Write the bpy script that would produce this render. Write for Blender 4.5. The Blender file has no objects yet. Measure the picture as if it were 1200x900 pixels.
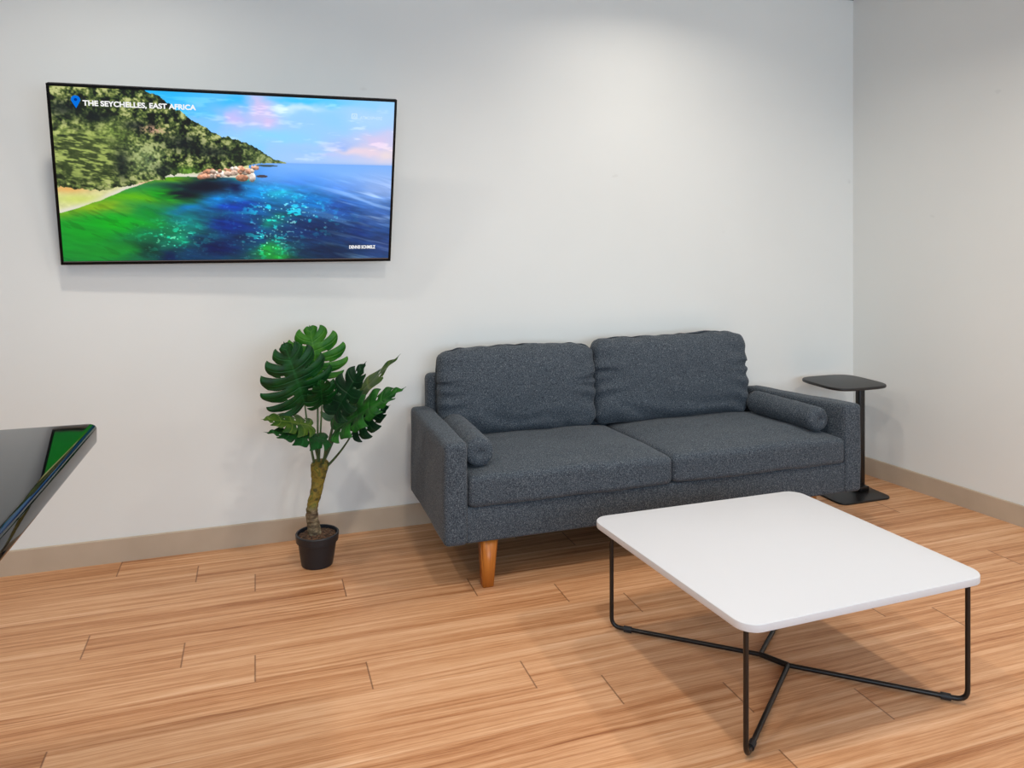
import bpy, bmesh, math, random
import numpy as np
from mathutils import Vector, Matrix, noise

C = bpy.context.scene.collection
PI = math.pi
random.seed(4)

# ------------------------------------------------------------------ helpers
def link(name, me, mat=None, parent=None):
    o = bpy.data.objects.new(name, me)
    C.objects.link(o)
    if mat is not None and len(me.materials) == 0:
        me.materials.append(mat)
    if parent is not None:
        o.parent = parent
    return o

def obj(name, bm, mat, parent=None, smooth=True, angle=None):
    me = bpy.data.meshes.new(name)
    bmesh.ops.recalc_face_normals(bm, faces=bm.faces)
    bm.to_mesh(me)
    bm.free()
    for p in me.polygons:
        p.use_smooth = smooth
    o = link(name, me, mat, parent)
    if smooth and angle is not None:
        me.set_sharp_from_angle(angle=math.radians(angle))
    return o

def tag(o, label=None, cat=None, group=None, kind=None):
    if label: o['label'] = label
    if cat: o['category'] = cat
    if group: o['group'] = group
    if kind: o['kind'] = kind
    return o

def empty(name, loc, rz=0.0):
    o = bpy.data.objects.new(name, None)
    o.location = loc
    o.rotation_euler = (0, 0, rz)
    C.objects.link(o)
    return o

def add_box(bm, x0, x1, y0, y1, z0, z1, bevel=0.0, seg=2):
    r = bmesh.ops.create_cube(bm, size=1.0)
    vs = r['verts']
    for v in vs:
        v.co = Vector(((x0+x1)/2 + v.co.x*(x1-x0), (y0+y1)/2 + v.co.y*(y1-y0), (z0+z1)/2 + v.co.z*(z1-z0)))
    if bevel > 0:
        es = list({e for v in vs for e in v.link_edges})
        bmesh.ops.bevel(bm, geom=es, offset=bevel, segments=seg, affect='EDGES', profile=0.5)

def soft_box(dx, dy, dz, r, n=(24, 12, 10), warp=None):
    """rounded box centred on the origin with an even grid; warp(co) moves points"""
    bm = bmesh.new()
    vmap = {}
    nx, ny, nz = n
    def coords(m, half, rr):
        out = [-half + rr*(1-math.cos(PI/2*i/3)) for i in range(3)]
        k = max(m-6, 1)
        out += [-half+rr + (2*half-2*rr)*i/k for i in range(k+1)]
        out += [half - rr*(1-math.cos(PI/2*i/3)) for i in (2, 1, 0)]
        return out
    X = coords(nx, dx/2, r); Y = coords(ny, dy/2, r); Z = coords(nz, dz/2, r)
    nx, ny, nz = len(X)-1, len(Y)-1, len(Z)-1
    def gv(i, j, k):
        key = (i, j, k)
        if key not in vmap:
            p = Vector((X[i], Y[j], Z[k]))
            c = Vector((max(-dx/2+r, min(dx/2-r, p.x)), max(-dy/2+r, min(dy/2-r, p.y)), max(-dz/2+r, min(dz/2-r, p.z))))
            d = p-c
            if d.length > 1e-9:
                # cube to sphere on the corner
                m = max(abs(d.x), abs(d.y), abs(d.z))
                p = c + d.normalized()*m if m > 0 else p
            if warp: p = warp(p)
            vmap[key] = bm.verts.new(p)
        return vmap[key]
    for i in range(nx):
        for j in range(ny):
            bm.faces.new((gv(i, j, 0), gv(i, j+1, 0), gv(i+1, j+1, 0), gv(i+1, j, 0)))
            bm.faces.new((gv(i, j, nz), gv(i+1, j, nz), gv(i+1, j+1, nz), gv(i, j+1, nz)))
    for i in range(nx):
        for k in range(nz):
            bm.faces.new((gv(i, 0, k), gv(i+1, 0, k), gv(i+1, 0, k+1), gv(i, 0, k+1)))
            bm.faces.new((gv(i, ny, k), gv(i, ny, k+1), gv(i+1, ny, k+1), gv(i+1, ny, k)))
    for j in range(ny):
        for k in range(nz):
            bm.faces.new((gv(0, j, k), gv(0, j, k+1), gv(0, j+1, k+1), gv(0, j+1, k)))
            bm.faces.new((gv(nx, j, k), gv(nx, j+1, k), gv(nx, j+1, k+1), gv(nx, j, k+1)))
    return bm

def tube(bm, pts, rad, seg=12, caps=True):
    """tube along pts; rad is a number or a list"""
    pts = [Vector(p) for p in pts]
    n = len(pts)
    rads = rad if isinstance(rad, (list, tuple)) else [rad]*n
    up = None
    rings = []
    for i, p in enumerate(pts):
        t = (pts[min(i+1, n-1)] - pts[max(i-1, 0)]).normalized()
        if up is None:
            a = Vector((0, 0, 1)) if abs(t.z) < 0.9 else Vector((1, 0, 0))
            up = (a - t*a.dot(t)).normalized()
        else:
            up = (up - t*up.dot(t)).normalized()
        s = t.cross(up)
        rings.append([bm.verts.new(p + (up*math.cos(2*PI*k/seg) + s*math.sin(2*PI*k/seg))*rads[i]) for k in range(seg)])
    for a, b in zip(rings, rings[1:]):
        for k in range(seg):
            bm.faces.new((a[k], a[(k+1) % seg], b[(k+1) % seg], b[k]))
    if caps:
        bm.faces.new(rings[0][::-1]); bm.faces.new(rings[-1])
    return rings

def fillet(pts, r, n=6):
    """round the inner corners of a polyline"""
    pts = [Vector(p) for p in pts]
    out = [pts[0]]
    for i in range(1, len(pts)-1):
        a, b, c = pts[i-1], pts[i], pts[i+1]
        d1 = (a-b).normalized(); d2 = (c-b).normalized()
        k = min(r, (a-b).length*0.45, (c-b).length*0.45)
        p0, p2 = b+d1*k, b+d2*k
        for j in range(n+1):
            t = j/n
            out.append(p0*(1-t)**2 + b*2*t*(1-t) + p2*t*t)
    out.append(pts[-1])
    return out

def lathe(bm, prof, seg=32, cx=0, cy=0):
    rings = []
    for r, z in prof:
        rings.append([bm.verts.new((cx+r*math.cos(2*PI*k/seg), cy+r*math.sin(2*PI*k/seg), z)) for k in range(seg)])
    for a, b in zip(rings, rings[1:]):
        for k in range(seg):
            bm.faces.new((a[k], a[(k+1) % seg], b[(k+1) % seg], b[k]))
    bm.faces.new(rings[0][::-1]); bm.faces.new(rings[-1])

def slab(outline, z0, z1, edge=0.0, n=4):
    """flat slab from a closed xy outline, with rounded upper and lower rims"""
    bm = bmesh.new()
    cx = sum(p[0] for p in outline)/len(outline); cy = sum(p[1] for p in outline)/len(outline)
    m = len(outline)
    nrm = []
    for i in range(m):
        a = Vector(outline[i-1]); b = Vector(outline[(i+1) % m])
        t = (b-a).normalized(); nn = Vector((t.y, -t.x))
        if nn.dot(Vector(outline[i])-Vector((cx, cy))) < 0: nn = -nn
        nrm.append(nn)
    prof = []
    if edge > 0:
        for j in range(n+1):
            a = PI/2*j/n
            prof.append((edge*(1-math.sin(a)), z0+edge*(1-math.cos(a))))
        for j in range(n+1):
            a = PI/2*j/n
            prof.append((edge*(1-math.cos(a)), z1-edge*(1-math.sin(a))))
    else:
        prof = [(0, z0), (0, z1)]
    rings = []
    for ins, z in prof:
        rings.append([bm.verts.new((outline[i][0]-nrm[i].x*ins, outline[i][1]-nrm[i].y*ins, z)) for i in range(m)])
    for a, b in zip(rings, rings[1:]):
        for k in range(m):
            bm.faces.new((a[k], a[(k+1) % m], b[(k+1) % m], b[k]))
    bm.faces.new(rings[0][::-1]); bm.faces.new(rings[-1])
    return bm

def round_poly(corners, r, n=8):
    m = len(corners); out = []
    for i in range(m):
        a, b, c = Vector(corners[i-1]), Vector(corners[i]), Vector(corners[(i+1) % m])
        d1 = (a-b).normalized(); d2 = (c-b).normalized()
        ang = d1.angle(d2); k = r/math.tan(ang/2)
        cen = b + (d1+d2).normalized()*(r/math.sin(ang/2))
        p0 = b+d1*k-cen; p1 = b+d2*k-cen
        a0 = math.atan2(p0.y, p0.x); a1 = math.atan2(p1.y, p1.x)
        da = (a1-a0+PI) % (2*PI)-PI
        for j in range(n+1):
            t = a0+da*j/n
            out.append((cen.x+r*math.cos(t), cen.y+r*math.sin(t)))
    return out

# ------------------------------------------------------------------ materials
class NT:
    def __init__(self, name):
        self.m = bpy.data.materials.new(name); self.m.use_nodes = True
        self.t = self.m.node_tree; self.t.nodes.clear()
        self.out = self.t.nodes.new('ShaderNodeOutputMaterial')
        self.b = self.t.nodes.new('ShaderNodeBsdfPrincipled')
        self.t.links.new(self.b.outputs[0], self.out.inputs[0])
    def n(self, typ, **kw):
        x = self.t.nodes.new(typ)
        for k, v in kw.items():
            if k.startswith('i_'): x.inputs[k[2:].replace('_', ' ')].default_value = v
            else: setattr(x, k, v)
        return x
    def l(self, a, b): self.t.links.new(a, b)
    def set(self, **kw):
        for k, v in kw.items(): self.b.inputs[k.replace('_', ' ')].default_value = v
    def ramp(self, fac, stops, interp='LINEAR'):
        r = self.n('ShaderNodeValToRGB'); r.color_ramp.interpolation = interp
        e = r.color_ramp.elements
        while len(e) < len(stops): e.new(0.5)
        for x, (p, c) in zip(e, stops):
            x.position = p; x.color = (*c, 1)
        self.l(fac, r.inputs[0]); return r.outputs[0]
    def noise(self, vec=None, scale=5, detail=2, rough=0.5, dist=0.0):
        x = self.n('ShaderNodeTexNoise')
        x.inputs['Scale'].default_value = scale; x.inputs['Detail'].default_value = detail
        x.inputs['Roughness'].default_value = rough; x.inputs['Distortion'].default_value = dist
        if vec is not None: self.l(vec, x.inputs['Vector'])
        return x.outputs['Fac']
    def mapping(self, vec, scale=(1, 1, 1), loc=(0, 0, 0)):
        x = self.n('ShaderNodeMapping'); x.inputs['Scale'].default_value = scale; x.inputs['Location'].default_value = loc
        self.l(vec, x.inputs['Vector']); return x.outputs[0]
    def bump(self, h, strength=0.3, dist=0.002):
        x = self.n('ShaderNodeBump'); x.inputs['Strength'].default_value = strength; x.inputs['Distance'].default_value = dist
        self.l(h, x.inputs['Height']); self.l(x.outputs[0], self.b.inputs['Normal'])
    def math(self, op, a, b=None, c=None):
        x = self.n('ShaderNodeMath', operation=op)
        for i, v in enumerate((a, b, c)):
            if v is None: continue
            if isinstance(v, (int, float)): x.inputs[i].default_value = v
            else: self.l(v, x.inputs[i])
        return x.outputs[0]
    def mix(self, fac, a, b, blend='MIX'):
        x = self.n('ShaderNodeMix', data_type='RGBA', blend_type=blend)
        for s, v in ((x.inputs[0], fac), (x.inputs[6], a), (x.inputs[7], b)):
            if isinstance(v, (int, float)): s.default_value = v
            elif isinstance(v, tuple): s.default_value = (*v, 1)
            else: self.l(v, s)
        return x.outputs[2]

def srgb(r, g, b):
    f = lambda c: (c/255/12.92) if c/255 <= 0.04045 else ((c/255+0.055)/1.055)**2.4
    return (f(r), f(g), f(b))

def plain(name, col, rough=0.5, metal=0.0, spec=0.5, coat=0.0):
    k = NT(name); k.set(Base_Color=(*col, 1), Roughness=rough, Metallic=metal)
    k.b.inputs['Specular IOR Level'].default_value = spec
    k.b.inputs['Coat Weight'].default_value = coat
    return k.m

def mat_wall():
    k = NT('wall_paint')
    tc = k.n('ShaderNodeTexCoord').outputs['Object']
    n1 = k.noise(tc, 1.3, 3); n2 = k.noise(tc, 180, 3); n3 = k.noise(tc, 14, 3)
    c = k.ramp(n1, [(0.3, srgb(226, 229, 226)), (0.7, srgb(230, 233, 230))])
    # a few scuffs
    s = k.noise(k.mapping(tc, (9, 9, 16)), 1.0, 1, 0.5)
    sm = k.ramp(s, [(0.80, (0, 0, 0)), (0.84, (1, 1, 1))])
    c = k.mix(k.math('MULTIPLY', sm, 0.12), c, srgb(150, 148, 145))
    k.l(c, k.b.inputs['Base Color']); k.set(Roughness=0.6)
    h = k.math('ADD', k.math('MULTIPLY', n2, 0.4), n3)
    k.bump(h, 0.15, 0.002)
    return k.m

def mat_fabric():
    k = NT('charcoal_fabric')
    tc = k.n('ShaderNodeTexCoord').outputs['Object']
    a = k.noise(k.mapping(tc, (220, 220, 420)), 1, 3, 0.7)
    b = k.noise(k.mapping(tc, (420, 220, 180)), 1, 3, 0.7)
    f = k.math('ADD', k.math('MULTIPLY', a, 0.5), k.math('MULTIPLY', b, 0.5))
    c = k.ramp(f, [(0.36, srgb(30, 36, 44)), (0.5, srgb(64, 72, 81)), (0.64, srgb(120, 128, 133))])
    k.l(c, k.b.inputs['Base Color']); k.set(Roughness=0.95)
    k.b.inputs['Specular IOR Level'].default_value = 0.15
    k.b.inputs['Sheen Weight'].default_value = 0.12
    k.b.inputs['Sheen Roughness'].default_value = 0.4
    k.bump(f, 0.35, 0.0015)
    return k.m

def mat_floor():
    k = NT('wood_plank_floor')
    uv = k.n('ShaderNodeUVMap', uv_map='plank').outputs[0]
    uv2 = k.n('ShaderNodeUVMap', uv_map='edge').outputs[0]
    at = k.n('ShaderNodeAttribute', attribute_name='tone').outputs['Fac']
    # slow warp gives the cathedral grain
    w = k.noise(k.mapping(uv, (1.1, 6, 1)), 1, 2, 0.5)
    sep = k.n('ShaderNodeSeparateXYZ'); k.l(uv, sep.inputs[0])
    yy = k.math('ADD', sep.outputs[1], k.math('MULTIPLY', w, 0.05))
    cmb = k.n('ShaderNodeCombineXYZ'); k.l(sep.outputs[0], cmb.inputs[0]); k.l(yy, cmb.inputs[1])
    v = cmb.outputs[0]
    g1 = k.noise(k.mapping(v, (0.7, 42, 1)), 1, 4, 0.6)
    g2 = k.noise(k.mapping(v, (2.2, 130, 1)), 1, 4, 0.65)
    g3 = k.noise(k.mapping(v, (0.8, 9, 1)), 1, 1, 0.5)
    g4 = k.noise(k.mapping(uv, (14, 380, 1)), 1, 2, 0.6)
    f = k.math('ADD', k.math('MULTIPLY', g1, 0.52), k.math('MULTIPLY', g2, 0.32))
    f = k.math('ADD', f, k.math('MULTIPLY', g3, 0.16))
    f = k.math('ADD', f, k.math('MULTIPLY', k.math('SUBTRACT', g4, 0.5), 0.18))
    f = k.math('ADD', f, k.math('MULTIPLY', k.math('SUBTRACT', at, 0.5), 0.05))
    c = k.ramp(f, [(0.33, srgb(138, 84, 48)), (0.43, srgb(180, 126, 84)), (0.50, srgb(200, 149, 107)),
                   (0.57, srgb(214, 167, 127)), (0.66, srgb(228, 188, 152))])
    s2 = k.n('ShaderNodeSeparateXYZ'); k.l(uv2, s2.inputs[0])
    # uv2.x: metres to nearest end joint, uv2.y: metres to nearest long edge
    e1 = k.ramp(s2.outputs[0], [(0.0006, (1, 1, 1)), (0.0022, (0, 0, 0))])
    e2 = k.ramp(s2.outputs[1], [(0.0003, (1, 1, 1)), (0.0014, (0, 0, 0))])
    c = k.mix(k.math('MULTIPLY', e2, 0.12), c, srgb(120, 72, 42))
    c = k.mix(k.math('MULTIPLY', e1, 0.8), c, srgb(84, 45, 25))
    k.l(c, k.b.inputs['Base Color'])
    r = k.ramp(g2, [(0.3, (0.50,)*3), (0.7, (0.40,)*3)])
    k.l(r, k.b.inputs['Roughness'])
    k.b.inputs['Specular IOR Level'].default_value = 0.35
    h = k.math('SUBTRACT', k.math('MULTIPLY', g2, 0.25), k.math('ADD', e1, k.math('MULTIPLY', e2, 0.5)))
    k.bump(h, 0.25, 0.001)
    return k.m

M_wall = mat_wall()
M_wall2 = plain('unseen_wall_fill_cut', srgb(120, 122, 124), 0.7)  # grey put on the unseen walls to cut their bounced fill light
M_fab = mat_fabric()
M_floor = mat_floor()
M_ceil = plain('ceiling_paint', srgb(225, 225, 224), 0.8)

def mat_base():
    k = NT('baseboard_vinyl')
    tc = k.n('ShaderNodeTexCoord').outputs['Object']
    n = k.noise(tc, 6, 3)
    k.l(k.ramp(n, [(0.3, srgb(180, 163, 142)), (0.7, srgb(190, 173, 152))]), k.b.inputs['Base Color'])
    k.set(Roughness=0.45); return k.m
M_base = mat_base()
M_gap = plain('shadow_gap', srgb(40, 40, 42), 0.8)
M_blackmetal = plain('black_powder_coat', srgb(12, 11, 12), 0.32, 0.0, 0.5)
M_blackrub = plain('black_plastic_glide', srgb(28, 30, 34), 0.5)
M_sidetop = plain('black_laminate', srgb(34, 32, 32), 0.42)
M_bezel = plain('tv_bezel', srgb(5, 5, 7), 0.35, 0, 0.2)
M_tvback = plain('tv_back', srgb(22, 22, 24), 0.6)
M_gloss = plain('black_gloss_top', srgb(7, 9, 13), 0.03, 0, 0.32, 0.0)
M_under = plain('dark_underside', srgb(30, 30, 34), 0.6)
M_pot = plain('black_pot', srgb(26, 29, 35), 0.45)

def mat_white():
    k = NT('white_laminate')
    tc = k.n('ShaderNodeTexCoord').outputs['Object']
    n = k.noise(tc, 900, 2)
    k.l(k.ramp(n, [(0.3, srgb(203, 206, 211)), (0.7, srgb(207, 210, 215))]), k.b.inputs['Base Color'])
    k.set(Roughness=0.42); k.bump(n, 0.05, 0.0005); return k.m
M_white = mat_white()
def mat_edge():
    k = NT('white_edge_band')
    tc = k.n('ShaderNodeTexCoord').outputs['Object']
    n = k.noise(k.mapping(tc, (30, 30, 160)), 1, 3)
    m = k.ramp(n, [(0.70, (0, 0, 0)), (0.76, (1, 1, 1))])
    c = k.mix(m, srgb(214, 213, 214), srgb(120, 112, 108))
    k.l(c, k.b.inputs['Base Color']); k.set(Roughness=0.5); return k.m
M_edge = mat_edge()
def mat_legwood():
    k = NT('honey_wood')
    tc = k.n('ShaderNodeTexCoord').outputs['Object']
    n = k.noise(k.mapping(tc, (90, 90, 5)), 1, 3)
    k.l(k.ramp(n, [(0.3, srgb(165, 92, 30)), (0.6, srgb(196, 120, 46))]), k.b.inputs['Base Color'])
    k.set(Roughness=0.35); return k.m
M_leg = mat_legwood()

def mat_leaf(name, lo, hi, edge):
    k = NT(name)
    uv = k.n('ShaderNodeUVMap', uv_map='leaf').outputs[0]
    s = k.n('ShaderNodeSeparateXYZ'); k.l(uv, s.inputs[0])   # x: across (-1..1), y: along veins phase
    n = k.noise(k.n('ShaderNodeTexCoord').outputs['Object'], 22, 3)
    ax = k.math('ABSOLUTE', s.outputs[0])
    c = k.mix(k.ramp(n, [(0.35, (0, 0, 0)), (0.65, (1, 1, 1))]), lo, hi)
    mid = k.ramp(ax, [(0.015, (1, 1, 1)), (0.05, (0, 0, 0))])
    ph = k.math('ABSOLUTE', k.math('SUBTRACT', k.math('FRACT', s.outputs[1]), 0.5))
    vein = k.ramp(ph, [(0.02, (1, 1, 1)), (0.07, (0, 0, 0))])
    c = k.mix(k.math('MULTIPLY', vein, 0.5), c, edge)
    c = k.mix(k.math('MULTIPLY', mid, 0.7), c, edge)
    k.l(c, k.b.inputs['Base Color']); k.set(Roughness=0.45); k.b.inputs['Specular IOR Level'].default_value = 0.3
    h = k.math('SUBTRACT', k.math('MULTIPLY', ph, 2.0), vein)
    k.bump(h, 0.45, 0.004)
    tr = k.n('ShaderNodeBsdfTranslucent'); k.l(c, tr.inputs[0])
    mx = k.n('ShaderNodeMixShader'); mx.inputs[0].default_value = 0.18
    k.l(k.b.outputs[0], mx.inputs[1]); k.l(tr.outputs[0], mx.inputs[2]); k.l(mx.outputs[0], k.out.inputs[0])
    return k.m
M_leafD = mat_leaf('leaf_dark', srgb(6, 50, 16), srgb(14, 78, 24), srgb(30, 96, 42))
M_leafL = mat_leaf('leaf_light', srgb(30, 100, 18), srgb(66, 130, 28), srgb(84, 146, 48))
M_leafG = mat_leaf('leaf_grey', srgb(52, 88, 60), srgb(70, 104, 76), srgb(96, 126, 92))
M_leafM = mat_leaf('leaf_mid', srgb(16, 74, 20), srgb(40, 108, 28), srgb(52, 118, 44))
M_leafK = mat_leaf('leaf_deep', srgb(8, 40, 20), srgb(14, 56, 26), srgb(30, 74, 40))
M_leafY = mat_leaf('leaf_olive', srgb(36, 74, 24), srgb(72, 100, 28), srgb(110, 132, 52))
def mat_stem():
    k = NT('stem'); n = k.noise(k.n('ShaderNodeTexCoord').outputs['Object'], 30, 2)
    k.l(k.ramp(n, [(0.3, srgb(48, 66, 36)), (0.7, srgb(72, 98, 52))]), k.b.inputs['Base Color']); k.set(Roughness=0.5); return k.m
M_stem = mat_stem()
def mat_trunk():
    k = NT('trunk'); g = k.n('ShaderNodeTexCoord').outputs['Object']
    s = k.n('ShaderNodeSeparateXYZ'); k.l(g, s.inputs[0])
    n = k.noise(k.mapping(g, (25, 25, 60)), 1, 4, 0.7)
    n2 = k.noise(g, 26, 3)
    low = k.ramp(n, [(0.35, srgb(58, 44, 30)), (0.5, srgb(110, 95, 70)), (0.68, srgb(160, 148, 118))])
    hi = k.ramp(n2, [(0.35, srgb(70, 66, 24)), (0.48, srgb(136, 116, 40)), (0.58, srgb(84, 96, 36)), (0.68, srgb(158, 136, 54))])
    z = k.math('ADD', s.outputs[2], k.math('MULTIPLY', n2, 0.04))
    m = k.n('ShaderNodeMapRange'); m.inputs[1].default_value = 0.255; m.inputs[2].default_value = 0.285; k.l(z, m.inputs[0])
    k.l(k.mix(m.outputs[0], low, hi), k.b.inputs['Base Color']); k.set(Roughness=0.75)
    k.bump(n, 0.7, 0.006); return k.m
M_trunk = mat_trunk()
def mat_soil():
    k = NT('bark_soil'); g = k.n('ShaderNodeTexCoord').outputs['Object']
    n = k.noise(g, 90, 4, 0.7)
    k.l(k.ramp(n, [(0.35, srgb(36, 26, 20)), (0.55, srgb(100, 72, 52)), (0.7, srgb(150, 116, 84))]), k.b.inputs['Base Color'])
    k.set(Roughness=0.95); k.bump(n, 1.0, 0.01); return k.m
M_soil = mat_soil()

def emis(name, col, s):
    k = NT(name); k.set(Base_Color=(0, 0, 0, 1))
    k.b.inputs['Emission Color'].default_value = (*col, 1); k.b.inputs['Emission Strength'].default_value = s
    k.b.inputs['Specular IOR Level'].default_value = 0.0
    return k.m

# ------------------------------------------------------------------ the room
WY = 3.692          # back wall plane
H = 2.83            # ceiling height
def wx(y): return 3.412 + (WY-y)*0.130          # the right wall is not square to the back wall
XL, YF = -2.6, -2.6
def struct(name, bm, mat, smooth=False):
    o = obj(name, bm, mat, None, smooth=smooth); o['kind'] = 'structure'; return o
def quad_prism(pts, z0, z1):
    bm = bmesh.new()
    lo = [bm.verts.new((x, y, z0)) for x, y in pts]; hi = [bm.verts.new((x, y, z1)) for x, y in pts]
    bm.faces.new(lo[::-1]); bm.faces.new(hi)
    n = len(pts)
    for i in range(n): bm.faces.new((lo[i], lo[(i+1) % n], hi[(i+1) % n], hi[i]))
    return bm

T = 0.12
struct('wall_back', quad_prism([(XL-T, WY), (wx(WY)+T, WY), (wx(WY)+T, WY+T), (XL-T, WY+T)], 0, H), M_wall)
struct('wall_right', quad_prism([(wx(WY), WY), (wx(YF), YF), (wx(YF)+T, YF), (wx(WY)+T, WY)], 0, H), M_wall)
struct('wall_left', quad_prism([(XL-T, YF), (XL, YF), (XL, WY), (XL-T, WY)], 0, H), M_wall2)
struct('ceiling', quad_prism([(XL-T, YF-T), (wx(YF)+T, YF-T), (wx(YF)+T, WY+T), (XL-T, WY+T)], H+0.012, H+0.12), M_ceil)
# dark-coloured strip painting in the shade line between wall and ceiling
bm = bmesh.new(); add_box(bm, XL, wx(WY), WY-0.006, WY, H-0.006, H+0.012); struct('gap_shade_strip_1', bm, M_gap)

# wall behind the camera, with a wide window opening
bm = bmesh.new()
wa, wb, wz0, wz1 = -1.7, 3.3, 0.85, 2.35
xr = wx(YF)+T
add_box(bm, XL-T, wa, YF-T, YF, 0, H); add_box(bm, wb, xr, YF-T, YF, 0, H)
add_box(bm, wa, wb, YF-T, YF, 0, wz0); add_box(bm, wa, wb, YF-T, YF, wz1, H)
struct('wall_front', bm, M_wall2)
bm = bmesh.new()
for x in (wa, (wa*2+wb)/3, (wa+2*wb)/3, wb-0.05):
    add_box(bm, x, x+0.05, YF-0.09, YF-0.03, wz0, wz1, 0.004)
add_box(bm, wa+0.05, wb-0.05, YF-0.09, YF-0.03, wz0, wz0+0.05, 0.004); add_box(bm, wa+0.05, wb-0.05, YF-0.09, YF-0.03, wz1-0.05, wz1, 0.004)
struct('window_1', bm, plain('window_frame_metal', srgb(60, 62, 66), 0.4))

# baseboards
def board(name, a, b, hgt=0.104, th=0.008):
    a = Vector(a); b = Vector(b); t = (b-a).normalized(); n = Vector((t.y, -t.x))
    bm = bmesh.new()
    prof = [(0, 0), (th, 0), (th, hgt-0.004), (th-0.003, hgt), (0, hgt)]
    r = [[bm.verts.new((p.x+n.x*d, p.y+n.y*d, z)) for d, z in prof] for p in (a, b)]
    for i in range(5): bm.faces.new((r[0][i], r[0][(i+1) % 5], r[1][(i+1) % 5], r[1][i]))
    bm.faces.new(r[0]); bm.faces.new(r[1][::-1])
    return struct(name, bm, M_base)
board('baseboard_back', (XL, WY), (wx(WY), WY))
board('baseboard_right', (wx(WY), WY-0.008), (wx(YF), YF))
board('baseboard_left', (XL, YF), (XL, WY))

# plank floor: every plank a face of one floor mesh
def build_floor():
    bm = bmesh.new()
    u1 = bm.loops.layers.uv.new('plank'); u2 = bm.loops.layers.uv.new('edge')
    tone = bm.faces.layers.float.new('tone')
    rnd = random.Random(11)
    PWD, PL = 0.1603, 1.390
    joints = {0: -0.548, 1: -0.231, 2: 0.0, 3: 0.341, 4: -0.558, 5: -0.233, 6: 0.0, 7: 0.352, 8: 0.843, 9: 1.066, 10: 0.027, 11: 0.400}
    y_top = 3.696; row = 0; y = y_top
    e = 0.0000
    while y > YF-0.01:
        y1 = max(y-PWD, YF-T)
        j = joints.get(row, rnd.uniform(-0.7, 0.7))
        x = j - PL*6
        while x < 4.6:
            xa, xb = max(x, XL-T), min(x+PL, 4.7)
            if xb > xa:
                ox, oy = rnd.uniform(0, 60), rnd.uniform(0, 60); tn = rnd.random()
                # inner split so that distance-to-edge can be interpolated
                ym = (y+y1)/2; b = 0.01
                xs = sorted({xa, min(xa+b, xb), max(xb-b, xa), xb}); ys = [y1, y1+b, y-b, y]
                for i in range(len(xs)-1):
                    for k in range(3):
                        if ys[k+1]-ys[k] < 1e-6 or xs[i+1]-xs[i] < 1e-6: continue
                        cs = [(xs[i], ys[k]), (xs[i+1], ys[k]), (xs[i+1], ys[k+1]), (xs[i], ys[k+1])]
                        f = bm.faces.new([bm.verts.new((p[0], p[1], 0)) for p in cs])
                        f[tone] = tn
                        for lp, p in zip(f.loops, cs):
                            lp[u1].uv = (p[0]-xa+ox, p[1]-y1+oy)
                            lp[u2].uv = (min(p[0]-x, x+PL-p[0]), min(p[1]-y1, y-p[1]))
            x += PL
        y -= PWD; row += 1
    bmesh.ops.remove_doubles(bm, verts=bm.verts, dist=1e-5)
    # give the floor thickness
    lo = [bm.verts.new(p) for p in ((XL-T, YF-T, -0.05), (4.7, YF-T, -0.05), (4.7, WY+T, -0.05), (XL-T, WY+T, -0.05))]
    f = bm.faces.new(lo[::-1])
    me = bpy.data.meshes.new('floor'); bm.to_mesh(me); bm.free()
    o = link('floor', me, M_floor); o['kind'] = 'structure'
build_floor()

# ------------------------------------------------------------------ sofa
def fold(p, seed, amp=0.005, sc=6):
    return (noise.noise(Vector((p.x*sc+seed, p.y*sc, p.z*sc)))-0.0)*amp

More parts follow.
